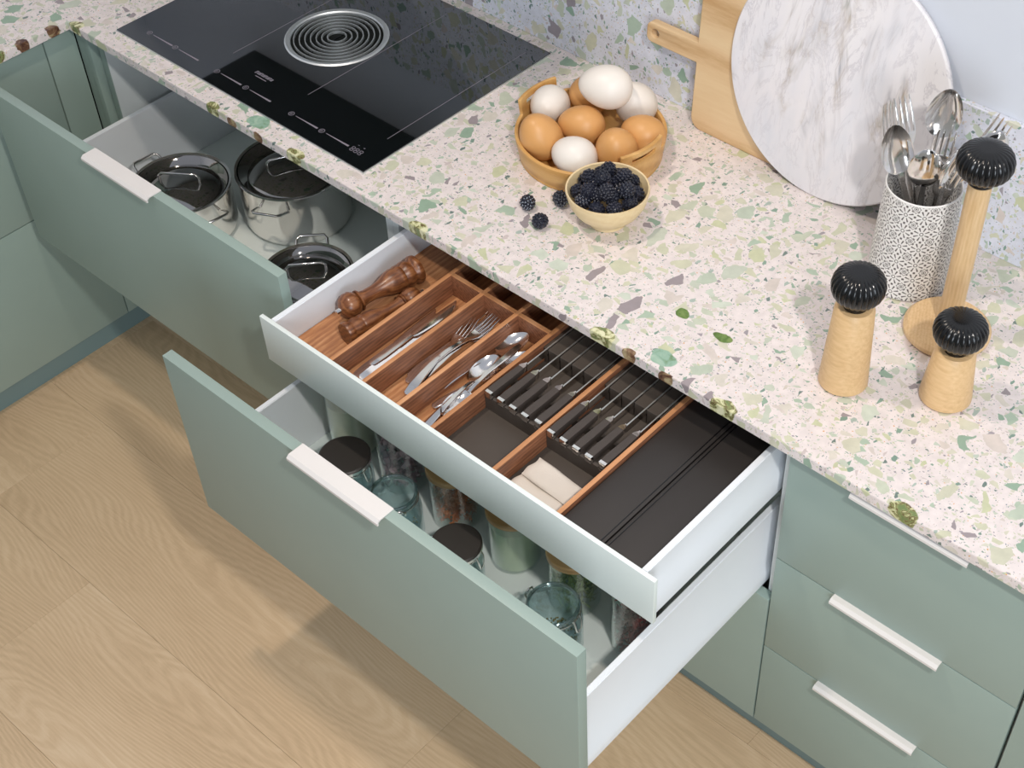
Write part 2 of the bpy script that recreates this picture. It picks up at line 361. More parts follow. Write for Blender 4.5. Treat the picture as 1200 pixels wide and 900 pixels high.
# ------------------------------------------------------------------ kitchen units
ZT, Z4, ZB, TH, YF = -.0293, -.4126, -.7873, .0195, .017
def handle_bm(xc, y, z, L=.2):
    """white edge profile hooked over the top of a front whose outer face is at y"""
    prof = [(y + .019, z + .0005), (y + .019, z + .0028), (y - .010, z + .0028), (y - .0155, z - .002), (y - .0155, z - .007), (y - .0125, z - .007), (y - .0125, z - .002), (y - .008, z + .0005)]
    bm = bmesh.new(); a = [bm.verts.new((xc - L / 2, p[0], p[1])) for p in prof]; b = [bm.verts.new((xc + L / 2, p[0], p[1])) for p in prof]
    bm.faces.new(a); bm.faces.new(b[::-1])
    for i in range(len(prof)): bm.faces.new((a[i], b[i], b[(i + 1) % len(prof)], a[(i + 1) % len(prof)]))
    bmesh.ops.recalc_face_normals(bm, faces=bm.faces); return bm
def side_bm(xo, sgn, y0, y1, z0, z1, ledge, w=.0108):
    """hollow-looking steel drawer side; sgn +1 = right side. Upper web, sloped ledge, wider runner below"""
    e = .008
    pr = [(xo, z1), (xo - sgn * w, z1), (xo - sgn * w, z0), (xo + sgn * e, z0), (xo + sgn * e, ledge), (xo, ledge + .012)]
    bm = prism(bmesh.new(), pr, y0, y1, 0, axis='y')
    bmesh.ops.bevel(bm, geom=[ed for ed in bm.edges if all(abs(v.co.z - z1) < 1e-5 for v in ed.verts)], offset=.0012, segments=2, affect='EDGES')
    return bm
def carcass(root, x0, x1, green_left=False):
    p = M('side_panel', BX(x0, x0 + .016, YF + TH + .001, .58, ZB, -.0202), CARC, root, wc=True)
    if green_left: M('edge_band', BX(x0, x0 + .016, YF + TH - .0015, YF + TH + .0008, ZB, -.0202), GREEN, p, wc=True)
    M('side_panel', BX(x1 - .016, x1, YF + TH + .001, .58, ZB, -.0202), CARC, root, wc=True)
    M('back_panel', BX(x0 + .0165, x1 - .0165, .565, .58, ZB, -.0202), CARC, root, wc=True)
    M('bottom_panel', BX(x0 + .0165, x1 - .0165, YF + TH + .001, .564, ZB, ZB + .016), CARC, root, wc=True)
def front(name, x0, x1, yf, z0, z1, root, label=None):
    return M(name, BX(x0, x1, yf, yf + TH, z0, z1, bev=.0011), GREEN, root, wc=True, label=label)

# pan drawer unit (left), its drawer pulled out .243
XL = -.8865
u = E('base_cabinet', 'sage green base cabinet under the hob, wide pan drawer pulled out', 'cabinet', (XL, .3, FZ))
carcass(u, XL, -.0005, green_left=True)
yp = -.2258
f = front('drawer', XL + .0017, -.0017, yp, Z4, ZT, u)
M('handle', handle_bm(-.447, yp, ZT), HANDLE, f, wc=True)
sz = -.222
M('side', side_bm(XL + .036, -1, yp + TH + .0002, .325, -.411, sz, -.384), WHITES, f, wc=True)
M('side', side_bm(-.036, 1, yp + TH + .0002, .325, -.411, sz, -.384), WHITES, f, wc=True)
M('bottom', BX(XL + .0475, -.0475, yp + TH + .0003, .325, -.408, -.392), WHITE, f, wc=True)
M('back', BX(XL + .0475, -.0475, .313, .325, -.3915, sz), WHITE, f, wc=True)
front('closed_drawer', XL + .0017, -.0017, YF, ZB, Z4 - .003, u)
# cutlery unit (middle)
u = E('base_cabinet', 'wide sage green base cabinet with cutlery drawer and jar drawer pulled out', 'cabinet', (0, .3, FZ))
carcass(u, .0005, .8995)
yb = -.4748
f = front('drawer', .0017, .8983, yb, Z4, ZT, u, label='deep green-fronted drawer holding the glass jars')
M('handle', handle_bm(.4245, yb, ZT), HANDLE, f, wc=True)
M('side', side_bm(.036, -1, yb + TH + .0002, .10, -.411, -.230, -.384), WHITES, f, wc=True)
M('side', side_bm(.864, 1, yb + TH + .0002, .10, -.411, -.230, -.384), WHITES, f, wc=True)
M('bottom', BX(.0475, .8525, yb + TH + .0003, .10, -.408, -.392), WHITE, f, wc=True)
M('back', BX(.0475, .8525, .088, .10, -.3915, -.230), WHITE, f, wc=True)
ys = -.2899
f = M('inner_drawer', BX(.016, .884, ys, ys + .008, -.1664, -.0636, bev=.0008), WHITE, u, wc=True, label='shallow white inner drawer holding the cutlery')
M('side', side_bm(.036, -1, ys + .0082, .235, -.172, -.0644, -.128), WHITES, f, wc=True)
M('side', side_bm(.864, 1, ys + .0082, .235, -.172, -.0644, -.128), WHITES, f, wc=True)
M('bottom', BX(.0475, .8525, ys + .0082, .235, -.145, -.1335), WHITE, f, wc=True)
M('back', BX(.0475, .8525, .225, .235, -.133, -.075), WHITE, f, wc=True)
front('closed_drawer', .0017, .8983, YF, ZB, Z4 - .003, u)
# right unit, three closed drawers
u = E('base_cabinet', 'sage green three-drawer base cabinet at the right, all drawers closed', 'cabinet', (.9, .3, FZ))
carcass(u, .9005, 1.3478)
zz = [ZT, -.2916, -.5448, ZB]
for i in range(3):
    f = front('drawer', .9017, 1.3466, YF, zz[i + 1] + .0013, zz[i] - (.0013 if i else 0), u)
    M('handle', handle_bm(1.117, YF, zz[i] - (.0013 if i else 0)), HANDLE, f, wc=True)
u = E('base_cabinet', 'sage green cabinet front at the far right edge beyond the last gap', 'cabinet', (1.3488, .3, FZ))
carcass(u, 1.3498, 1.9495)
front('door', 1.3522, 1.9478, YF, ZB, ZT, u)
# left leg cabinets facing right
u = E('base_cabinet', 'sage green side cabinet on the short leg with a stacked drawer seam', 'cabinet', (-1.3, -.06, FZ), )
XF = -.9371
M('carcass_box', BX(-1.64, XF - TH - .001, -1.6, -.0575, ZB, -.0202), CARC, u, wc=True)
M('drawer', BX(XF - TH, XF, -1.59, -.0585, -.4078, ZT, bev=.0011), GREEN, u, wc=True)
M('drawer', BX(XF - TH, XF, -1.59, -.0585, ZB, -.4105, bev=.0011), GREEN, u, wc=True)
# corner filler
u = E('corner_filler', 'narrow green corner filler strips where the two runs meet', 'cabinet', (-.93, .0, FZ))
M('filler_panel', BX(XF - TH, XF, -.0555, .0165, ZB, -.0202, bev=.0008), GREEN, u, wc=True)
M('filler_panel', BX(XF + .0005, -.9075, .019, .038, ZB, -.0202), GREEN, u, wc=True)
M('filler_panel', BX(-.907, XL - .0045, .0168, .038, ZB, -.0202, bev=.0008), GREEN, u, wc=True)
M('filler_panel', BX(-1.2, XL - .006, .045, .06, ZB, -.0202), GAP, u, wc=True)  # near-black sheet behind the strips, paints the shade inside the gap
# plinths
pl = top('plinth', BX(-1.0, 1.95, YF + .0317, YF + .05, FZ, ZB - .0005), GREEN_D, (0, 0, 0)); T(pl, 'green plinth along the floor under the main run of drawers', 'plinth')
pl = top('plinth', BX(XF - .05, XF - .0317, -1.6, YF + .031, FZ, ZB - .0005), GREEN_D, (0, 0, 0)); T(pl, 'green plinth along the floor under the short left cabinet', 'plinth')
# wall unit above the hob, out of the frame, seen mirrored in the hob glass and shading the wall
u = E('wall_cabinet', 'dark extractor wall cabinet above the hob, seen only as a reflection in it', 'cabinet', (-.6, .45, .46))
M('box', BX(-1.15, -.02, .26, .595, .475, 1.15), CARC, u, wc=True); M('underside', BX(-1.15, -.02, .26, .595, .462, .4745), NAVY, u, wc=True)

# ------------------------------------------------------------------ hob
hob = E('induction_hob', 'black glass induction hob with round central extractor vent', 'hob', (-.44, .3, 0))
VX, VY, VR = -.4421, .3181, .1068
def hob_bm():
    bm = bmesh.new(); X0, X1, Y0, Y1, z = -.8091, -.0718, .0451, .5556, .0045; n = 64
    def edge(a):
        dx, dy = math.cos(a), math.sin(a); t = 9
        for (lim, d, o) in ((X1, dx, VX), (X0, dx, VX), (Y1, dy, VY), (Y0, dy, VY)):
            if abs(d) > 1e-9 and (lim - o) / d > 0: t = min(t, (lim - o) / d)
        return VX + dx * t, VY + dy * t
    angs = sorted([i / n * 2 * PI for i in range(n)] + [math.atan2(y - VY, x - VX) % (2 * PI) for x in (X0, X1) for y in (Y0, Y1)])
    I = [(VX + math.cos(a) * (VR - .008), VY + math.sin(a) * (VR - .008)) for a in angs]; O = [edge(a) for a in angs]
    L = [[bm.verts.new((p[0], p[1], zz)) for p in P] for P, zz in ((I, .0004), (I, z), (O, z), (O, .0004))]
    m = len(angs)
    for k in range(4):
        a, b = L[k], L[(k + 1) % 4]
        for i in range(m): bm.faces.new((a[i], a[(i + 1) % m], b[(i + 1) % m], b[i]))
    bmesh.ops.recalc_face_normals(bm, faces=bm.faces); return bm
M('glass_plate', hob_bm(), HOBG, hob, wc=True, smooth=20)
M('steel_edge', bx(BX(-.8105, -.0705, .0437, .0449, .0003, .0030), -.0716, -.0705, .0449, .5565, .0003, .003), SATIN, hob, wc=True)
def at(bm, x, y, z=0): bmesh.ops.translate(bm, vec=(x, y, z), verts=bm.verts); return bm
M('vent_well', at(LA([(0, .0006), (.099, .0006)]), VX, VY), GAP, hob, wc=True)
M('vent_rim', at(LA([(VR, .0047), (VR - .003, .0072), (.0965, .0062), (.0945, .0035), (.0945, .0008)]), VX, VY), SATIN, hob, wc=True)
for i in range(7):
    r = .0180 + i * .0114
    M('vent_ring', at(LA([(r, .0012), (r + .0002, .0064), (r + .0022, .0064), (r + .0024, .0012)], 64), VX, VY), SATIN, hob, wc=True)
bm = BX(VX - .0008, VX + .0008, VY - .094, VY + .094, .0011, .003)
M('vent_spoke', bm, BLACKG, hob, wc=True)
zt = .0046
for x in (-.5573, -.3330, -.1110): M('zone_line', BX(x - .0005, x + .0005, .143, .525, zt - .0002, zt), PRINT, hob, wc=True, smooth=0)
def mark(x0, x1, y):
    bm = bmesh.new(); v = [bm.verts.new(p) for p in ((x0, y - .0006, zt), (x1, y - .0022, zt), (x1, y + .0022, zt), (x0, y + .0006, zt))]; bm.faces.new(v); return bm
for x in (-.7405, -.6574, -.5256, -.4383, -.3038, -.2179):
    M('slider_mark', mark(x + .006, x + .068, .081), PRINT, hob, wc=True, smooth=0)
    bm = at(LA([(.0050, zt), (.0062, zt)], 20), x - .006, .081); at_bm = LA([(.0016, zt), (.0026, zt)], 12); 
    me = bpy.data.meshes.new('tmp'); at(at_bm, x - .0066, .081).to_mesh(me); at_bm.free(); bm.from_mesh(me)
    M('dial_mark', bm, PRINT, hob, wc=True, smooth=0)
bm = bmesh.new()
for i in range(3):
    cx = -.1385 + i * .0105
    for s in (-1, 1):
        tube(bm, [(cx + .0037 * math.cos(a / 12 * 2 * PI), .0805 + s * .0032 + .0030 * math.sin(a / 12 * 2 * PI), zt) for a in range(12)], .0005, 4, True)
bx(bm, -.1385, -.1345, .0945, .0953, zt - .0002, zt); bx(bm, -.1235, -.1195, .0945, .0953, zt - .0002, zt); bx(bm, -.1219, -.1211, .093, .0968, zt - .0002, zt)
M('display_digits', bm, PRINT, hob, wc=True, smooth=0)
bm = bmesh.new()
for i in range(4):       # the maker's small worn lettering, too blurred to read: four strokes-groups and a line below
    x = -.470 + i * .0125
    tube(bm, [(x, .126, zt), (x + .001, .1335, zt), (x + .005, .1335, zt), (x + .005, .127, zt), (x + .009, .127, zt), (x + .0095, .1335, zt)], .0010, 4)
bx(bm, -.462, -.430, .1195, .1213, zt - .0002, zt)
M('maker_mark', bm, PRINT, hob, wc=True, smooth=0)

# ------------------------------------------------------------------ eggs in a bamboo basket
BXc, BYc = .1985, .3665
def basket_wall():
    bm = bmesh.new(); n = 120; tabs = (math.atan2(.366 - BYc, .0675 - BXc), math.atan2(.3516 - BYc, .333 - BXc)); hw = math.radians(21)
    def info(a):
        d = min(abs((a - t + PI) % (2 * PI) - PI) for t in tabs); return d
    rows = [(0, .1325), (.022, .1365), (.034, .1385), (.047, .14), (.055, .141), (.066, .142), (.078, .143)]
    hs = [[bm.verts.new((BXc + r * math.cos(i / n * 2 * PI), BYc + r * math.sin(i / n * 2 * PI), z + .001)) for i in range(n)] for z, r in rows]
    for k in range(len(rows) - 1):
        for i in range(n):
            a = (i + .5) / n * 2 * PI; d = info(a)
            if k >= 3 and d > hw: continue
            if k == 4 and d < math.radians(13): continue
            bm.faces.new((hs[k][i], hs[k][(i + 1) % n], hs[k + 1][(i + 1) % n], hs[k + 1][i]))
    bmesh.ops.delete(bm, geom=[v for v in bm.verts if not v.link_faces], context='VERTS')
    return bm
bk = E('egg_basket', 'round bamboo tray with two raised slotted grips, full of eggs', 'basket', (BXc, BYc, 0))
w = M('rim_wall', basket_wall(), BAMBOO, bk, wc=True); md = w.modifiers.new('thick', 'SOLIDIFY'); md.thickness = .007; md.offset = -1
md = w.modifiers.new('bev', 'BEVEL'); md.width = .0012; md.segments = 2; md.limit_method = 'ANGLE'
M('base', LA([(0, .001), (.1335, .001), (.1335, .009), (0, .009)], 64), BAMBOO, bk)
def egg_bm(a, b):
    prof = []
    for i in range(17):
        t = PI * i / 16; z = -math.cos(t) * a; r = b * math.sin(t) * (1 - .13 * math.cos(PI - t)) ; prof.append((max(r, 0), z))
    return LA(prof, 32)
eggs = [('A', .0975, .366, .055, .043, .0365, (70, 0, 20), 0, 'white egg at the left back, beside the left grip of the basket'),
        ('B', .1500, .2830, .056, .048, .0385, (22, -12, 0), 1, 'large brown egg at the far left of the basket'),
        ('C', .2310, .2830, .049, .043, .0370, (80, 0, -75), 0, 'white egg lying at the very front behind the blackberry bowl'),
        ('D', .1850, .3560, .056, .044, .0365, (85, 0, -60), 1, 'brown egg in the middle of the basket, white eggs on three sides'),
        ('E', .1320, .4370, .056, .044, .0375, (60, 0, 10), 1, 'brown egg at the back, mostly hidden behind the topmost white egg'),
        ('F', .2000, .4060, .120, .0500, .0395, (86, 0, -62), 0, 'big white egg lying on top of the pile'),
        ('G', .2190, .4690, .060, .044, .0390, (30, 0, -30), 0, 'white egg at the right back, shaded by the topmost egg'),
        ('H', .2860, .4100, .052, .0425, .0370, (75, 0, -70), 1, 'brown egg at the right end behind the slotted front grip'),
        ('I', .2790, .3430, .055, .0440, .0385, (24, 8, 0), 1, 'upright brown egg at the front right beside the slotted grip')]
for k, x, y, z, a, b, r, br, lb in eggs:
    o = top('egg', egg_bm(a, b), EGGB if br else EGGW, (x, y, z), tuple(math.radians(q) for q in r)); T(o, lb, 'egg', 'eggs in the bamboo basket')

# ------------------------------------------------------------------ blackberries
bowl = E('bowl', 'small pale wooden footed bowl heaped with blackberries', 'bowl', (.3545, .2300, 0))
M('shell', LA([(0, .006), (.031, .0), (.0335, .001), (.0335, .010), (.043, .016), (.058, .030), (.068, .048), (.0735, .070), (.0728, .0735), (.0700, .0725), (.0640, .050), (.052, .030), (.030, .018), (0, .016)], 64), BOWLW, bowl)
def berry_bm():
    bm = bmesh.new(); N = 52
    for i in range(N):
        z = 1 - 2 * (i + .5) / N; ph = i * PI * (3 - math.sqrt(5)); r = math.sqrt(1 - z * z)
        bmesh.ops.create_icosphere(bm, subdivisions=1, radius=.0033 + .0003 * math.sin(i * 7.3), matrix=Matrix.Translation((.0118 * r * math.cos(ph), .0118 * r * math.sin(ph), .0126 * z)))
    bmesh.ops.create_icosphere(bm, subdivisions=2, radius=.0122)
    return bm
b0 = top('blackberry', berry_bm(), BERRY, (.2257, .1640, .0145), (.4, .3, 0)); T(b0, 'loose blackberry on the worktop, leftmost of three', 'berry', 'blackberries')
dup(b0, (.2767, .1400, .0145), (1, .5, 2), 'loose blackberry on the worktop nearest the front edge')
dup(b0, (.2620, .2100, .0145), (2, .1, 1), 'loose blackberry touching the left side of the small bowl')
pts = []
for ring, (nr, rr, z) in enumerate([(10, .0500, .064), (6, .0245, .073), (1, 0, .066)]):
    for i in range(nr):
        a = i / nr * 2 * PI + ring * .4; pts.append((rr * math.cos(a), rr * math.sin(a), z + random.uniform(-.003, .003)))
pts += [(.038, .006, .0835), (.012, .030, .0865), (-.022, .028, .084), (-.034, -.008, .083), (-.006, -.006, .094), (.018, -.024, .088), (-.014, -.036, .080)]
for i, p in enumerate(pts):
    if i < 10: lb, gp = 'blackberry resting against the inner rim of the small pale bowl', 'blackberries around the rim of the bowl'
    elif i < 17: lb, gp = 'blackberry in the lower middle of the heap in the pale bowl', 'blackberries in the middle of the heap'
    else: lb, gp = 'blackberry on top of the heap in the small pale bowl', 'blackberries on top of the heap'
    o = dup(b0, (.3545 + p[0], .2300 + p[1], p[2]), (random.uniform(0, 3), random.uniform(0, 3), random.uniform(0, 3)), lb); o['group'] = gp

# ------------------------------------------------------------------ boards leaning on the wall
def rounded(x0, x1, z0, z1, r, n=5): return arc(x1 - r, z1 - r, r, 0, 90, n) + arc(x0 + r, z1 - r, r, 90, 180, n) + arc(x0 + r, z0 + r, r, 180, 270, n) + arc(x1 - r, z0 + r, r, 270, 360, n)
def board_bm():
    W_, Hh = .34, .30; hz0, hz1 = .134, .174
    o = arc(W_ - .02, Hh - .02, .02, 0, 90) + arc(.015, Hh - .015, .015, 90, 180) + [(0, hz1)] + arc(-.118 + .012, hz1 - .012, .012, 90, 180, 5) + arc(-.118 + .012, hz0 + .012, .012, 180, 270, 5) + [(0, hz0)] + arc(.024, .024, .024, 180, 270) + arc(W_ - .02, .02, .02, 270, 360)
    bm = prism(bmesh.new(), o, 0, .018, axis='y')
    return bm
lean = math.radians(4.1)
cb = top('cutting_board', board_bm(), BOARD, (.2900, .5455, .0003), (-lean, 0, 0), smooth=30)
T(cb, 'light wooden paddle cutting board leaning on the backsplash, handle pointing left', 'cutting board')
cut = top('cut_tmp', LA([(.0, -.02), (.0085, -.02), (.0085, .05), (0, .05)], 24), BOARD, (0, 0, 0))
cut.parent = cb; cut.location = (-.098, 0, .154); cut.rotation_euler = (-PI / 2, 0, 0)
md = cb.modifiers.new('hole', 'BOOLEAN'); md.object = cut; md.operation = 'DIFFERENCE'; md.solver = 'EXACT'
bpy.context.view_layer.update(); dg = bpy.context.evaluated_depsgraph_get(); nm = bpy.data.meshes.new_from_object(cb.evaluated_get(dg)); cb.modifiers.clear(); cb.data = nm
bpy.data.objects.remove(cut)
md = cb.modifiers.new('bev', 'BEVEL'); md.width = .002; md.segments = 2; md.limit_method = 'ANGLE'
PR, PT = .2171, math.radians(8.9)
pm = LA([(0, 0), (PR - .003, 0), (PR, .003), (PR, .009), (PR - .002, .0115), (0, .0115)], 128)
bmesh.ops.rotate(pm, cent=(0, 0, 0), matrix=Matrix.Rotation(-PI / 2, 3, 'X'), verts=pm.verts); bmesh.ops.translate(pm, vec=(0, 0, PR), verts=pm.verts)
pt = top('serving_plate', pm, MARBLE, (.5853, .5180, .0003), (-PT, 0, 0), smooth=40); T(pt, 'round white marble serving board with grey-brown veins leaning on the wall', 'serving board')

# ------------------------------------------------------------------ ribbed knobs, mills, paper towel holder
def knob_bm(R, hgt, z0):
    prof = [(R * .48, z0 - .004), (R * .48, z0 + .004), (R * .60, z0 + .005)]
    for i in range(1, 15):
        t = -PI / 2 + PI * i / 15 * 1.0; prof.append((R * (math.cos(t) ** .55), z0 + .004 + hgt / 2 * (1 + math.sin(t))))
    prof += [(R * .30, z0 + .004 + hgt * 1.0), (0, z0 + .004 + hgt * .985)]
    N = 26
    def rib(a, r, z): return 1 + (.055 * (abs(math.cos(a * N / 2)) - .6) if R * .35 < r else 0) * (1 if z > z0 + .006 else 0)
    return LA(prof, 208, rib)
def mill(label, x, y, rb, rt, hb, R, kh):
    o = E('pepper_mill', label, 'mill', (x, y, 0))
    M('body', LA([(0, 0), (rb - .004, 0), (rb, .004), (rb * .99, .012), (rt + .001, hb - .006), (rt - .003, hb), (0, hb)], 48), MAPLE, o)
    M('collar', LA([(0, hb), (rt * .62, hb + .0002), (rt * .62, hb + .009), (0, hb + .009)], 32), BLACKG, o)
    M('knob', knob_bm(R, kh, hb + .008), BLACKG, o, label='ribbed glossy black knob')
mill('taller of two maple mills with ribbed black knob, left of the other', .8896, .1682, .0391, .0300, .158, .0405, .056)
mill('shorter maple mill with ribbed black knob at the base of the towel pole', 1.0287, .2425, .0407, .0305, .101, .0405, .052)
h = E('paper_towel_holder', 'upright maple paper towel holder with round base and ribbed black knob', 'holder', (.954, .3697, 0))
M('base', LA([(0, 0), (.066, 0), (.0702, .005), (.0702, .012), (.064, .0185), (0, .0205)], 64), MAPLEZ, h)
M('pole', LA([(0, .019), (.0185, .0195), (.0180, .30), (0, .30)], 32), MAPLEZ, h)
M('collar', LA([(0, .3002), (.0185, .3002), (.0185, .309), (0, .309)], 32), BLACKG, h)
M('knob', knob_bm(.0425, .054, .306), BLACKG, h, label='ribbed glossy black knob')

# ------------------------------------------------------------------ flatware
def loft(bm, secs, n=8):
    """secs: (y, xc, half width, z, dish depth, thickness)"""
    rows = []
    for y, xc, hw, z, d, th in secs:
        up = [bm.verts.new((xc + hw * math.cos(PI * i / n) * -1, y, z + th / 2 * (1 if 0 < i < n else 0) - d * (1 - (math.cos(PI * i / n)) ** 2))) for i in range(n + 1)]
        dn = [bm.verts.new((xc + hw * math.cos(PI * i / n) * -1, y, z - th / 2 - d * (1 - (math.cos(PI * i / n)) ** 2))) for i in range(n - 1, 0, -1)]
        rows.append(up + dn)
    for a, b in zip(rows, rows[1:]):
        m = len(a)
        for i in range(m): bm.faces.new((a[i], a[(i + 1) % m], b[(i + 1) % m], b[i]))
    bm.faces.new(rows[0][::-1]); bm.faces.new(rows[-1]); bmesh.ops.recalc_face_normals(bm, faces=bm.faces); return bm
HAND = [(.0, 0, .0030, .000, 0, .0016), (.003, 0, .0072, .0005, 0, .0026), (.02, 0, .0088, .002, 0, .0030), (.05, 0, .0068, .0045, 0, .0034), (.09, 0, .0042, .006, 0, .0036), (.12, 0, .0033, .0045, 0, .0036)]
def spoon(label, group='spoons in the drawer'):
    o = E('spoon', label, 'spoon', (0, 0, 0), group=group)
    M('handle', loft(bmesh.new(), HAND + [(.137, 0, .0034, .002, 0, .003)], 6), STEEL, o, smooth=60)
    bm = bmesh.new(); NR, NS = 9, 36; lay_ = []
    for off in (0, -.0014):
        c = bm.verts.new((0, .1685, .0045 - .0085 + off)); rings = []
        for a in range(1, NR + 1):
            q = a / NR; rg = []
            for b in range(NS):
                t = b / NS * 2 * PI; e = math.cos(t)
                rg.append(bm.verts.new((.0205 * math.sin(t) * (1 - .14 * e) * q, .1685 + .0335 * e * q, .0045 + .0022 * e * q - .0085 * (1 - q ** 2.4) + off * (1 if a < NR else .35))))
            rings.append(rg)
        for b in range(NS): bm.faces.new((c, rings[0][b], rings[0][(b + 1) % NS]))
        for A, B in zip(rings, rings[1:]):
            for b in range(NS): bm.faces.new((A[b], B[b], B[(b + 1) % NS], A[(b + 1) % NS]))
        lay_.append(rings[-1])
    for b in range(NS): bm.faces.new((lay_[0][b], lay_[1][b], lay_[1][(b + 1) % NS], lay_[0][(b + 1) % NS]))
    bmesh.ops.recalc_face_normals(bm, faces=bm.faces)
    M('bowl', bm, STEEL, o, smooth=50); return o
def fork(label, group='forks in the drawer'):
    o = E('fork', label, 'fork', (0, 0, 0), group=group)
    M('handle', loft(bmesh.new(), HAND + [(.135, 0, .0038, .002, 0, .003), (.143, 0, .0085, .0005, .001, .002), (.152, 0, .0118, 0, .0015, .0018), (.160, 0, .0122, .0004, .0012, .0018)], 8), STEEL, o, smooth=60)
    for k in range(4):
        x = -.0102 + k * .0068
        M('tine', loft(bmesh.new(), [(.1595, x, .0018, -.0003, 0, .0016), (.18, x, .0015, .002, 0, .0015), (.198, x * .97, .0012, .006, 0, .0013), (.2035, x * .96, .0004, .0078, 0, .0006)], 4), STEEL, o, smooth=60)
    return o
def knife(label, group='table knives in the drawer'):
    o = E('knife', label, 'knife', (0, 0, 0), group=group)
    M('handle', loft(bmesh.new(), [(0, 0, .003, 0, 0, .003), (.004, 0, .0075, 0, 0, .006), (.03, 0, .0085, 0, 0, .0070), (.075, 0, .0062, 0, 0, .0062), (.096, 0, .0050, 0, 0, .0055)], 8), STEEL, o, smooth=60)
    M('blade', loft(bmesh.new(), [(.0958, 0, .0045, 0, 0, .003), (.104, .0005, .0078, 0, 0, .0018), (.14, .001, .0098, 0, 0, .0016), (.18, .001, .0095, 0, 0, .0014), (.197, -.001, .0065, 0, 0, .0012), (.209, -.006, .0012, 0, 0, .0008)], 6), STEEL, o, smooth=60)
    return o
def lay(o, hend, head, roll=0):
    """lay an item: handle end at hend, axis towards head, face up, rolled by `roll` degrees"""
    a = (Vector(head) - Vector(hend)).normalized(); n = Vector((0, 0, 1)); n = (n - a * n.dot(a)).normalized(); x = a.cross(n)
    R = Matrix((x, a, n)).transposed() @ Matrix.Rotation(math.radians(roll), 3, 'Y')
    o.rotation_euler = R.to_euler(); o.location = (hend[0], hend[1], hend[2] + H)
FD = -.1275  # tray floor
s0 = spoon('spoon lying reversed with its bowl nearest the drawer front'); lay(s0, (.3730, -.020, FD + .022), (.3800, -.1653, FD + .012), 0)
for he, hd, lb in [((.3270, -.1900, FD + .006), (.3560, -.0277, FD + .012), 'spoon reaching furthest back, bowl beside the small cross wall'),
                   ((.3745, -.2680, FD + .003), (.3640, -.1072, FD + .014), 'spoon with bowl in the middle of the heap, handle at the drawer front'),
                   ((.3490, -.2120, FD + .003), (.3900, -.0540, FD + .008), 'spoon tucked under the others against the right divider')]:
    o = dup(s0, he, None, lb); lay(o, he, hd)
f0 = fork('fork lying leftmost and on top, tines pointing to the back left'); lay(f0, (.2980, -.2220, FD + .006), (.2630, -.0253, FD + .012))
for he, hd, lb in [((.2900, -.2000, FD + .002), (.2895, -.0126, FD + .009), 'fork under the crossing one, tines in the middle of the bunch'),
                   ((.2680, -.1880, FD + .002), (.2740, -.0022, FD + .006), 'fork with handle against the left divider of its bay'),
                   ((.2755, -.2000, FD + .004), (.2950, .0005, FD + .018), 'fork reaching furthest back right of the bunch')]:
    o = dup(f0, he, None, lb); lay(o, he, hd)
k0 = knife('table knife lying leftmost in its bay, blade flat'); lay(k0, (.1995, -.2480, FD + .004), (.1895, -.0500, FD + .004))
for he, hd, r, lb in [((.2130, -.2480, FD + .006), (.2130, -.0500, FD + .006), 20, 'table knife lying rightmost in its bay, with the brightest blade'),
                      ((.2035, -.2150, FD + .010), (.2085, -.0088, FD + .012), 0, 'table knife lying between the other two, tip furthest back')]:
    o = dup(k0, he, None, lb); lay(o, he, hd, r)

# crock with cutlery
cr = E('utensil_crock', 'white ceramic crock printed with small dark floral tiles, holding cutlery', 'crock', (.832, .444, 0))
M('shell', LA([(0, .0), (.064, 0), (.0672, .003), (.0615, .1945), (.0600, .1958), (.0588, .1945), (.0585, .190), (.0630, .008), (0, .008)], 96), CROCK, cr)
CX, CY = .832, .444
def stand(o, head, base, roll=0, flip=False):
    hd = Vector(head); bs_ = Vector(base); a = (hd - bs_).normalized(); sc_ = 1.32; st = hd - a * .172 * sc_; o.scale = (sc_, sc_, sc_)
    n = Vector((1.64, -1.29, 1.62)) - hd; n = (n - a * n.dot(a)).normalized()
    if flip: n = -n
    x = a.cross(n); R = Matrix((x, a, n)).transposed() @ Matrix.Rotation(math.radians(roll), 3, 'Y')
    o.rotation_euler = R.to_euler(); o.location = (st[0], st[1], st[2] + H)
G = 'cutlery standing in the patterned crock'
items = [('s', (.8355, .46, .328), (.815, .425, .01), 0, False, 'tallest spoon standing upright in the patterned crock'),
         ('f', (.8524, .44, .276), (.835, .452, .01), 5, False, 'fork standing in front of the tallest spoon in the crock'),
         ('f', (.9170, .47, .312), (.800, .445, .01), -10, False, 'fork leaning right, tines showing above the black knob'),
         ('f', (.7739, .46, .275), (.850, .440, .01), 30, True, 'fork in the crock seen from behind against the marble'),
         ('f', (.7490, .45, .262), (.860, .430, .01), 50, False, 'leftmost fork in the crock, tips just past the spoon'),
         ('s', (.7760, .43, .248), (.860, .440, .01), 20, False, 'leftmost spoon in the crock, bowl resting over the rim'),
         ('s', (.8500, .400, .256), (.822, .478, .01), 6, True, 'large spoon at the front centre of the crock'),
         ('k', (.8161, .415, .246), (.850, .460, .01), 70, False, 'table knife leaning in the crock between two spoons'),
         ('s', (.8767, .42, .268), (.830, .450, .01), 75, False, 'spoon turned side-on at the right of the crock'),
         ('f', (.8720, .44, .222), (.800, .45, .01), 15, True, 'fork sunk low at the right inside the crock'),
         ('s', (.9200, .455, .292), (.790, .44, .01), 30, True, 'spoon behind the black knob at the right of the crock')]
src = {'s': s0, 'f': f0, 'k': k0}
for k, hd, bs_, r, fl_, lb in items:
    o = dup(src[k], (0, 0, 0), None, lb); o['group'] = G; stand(o, hd, bs_, r, fl_)

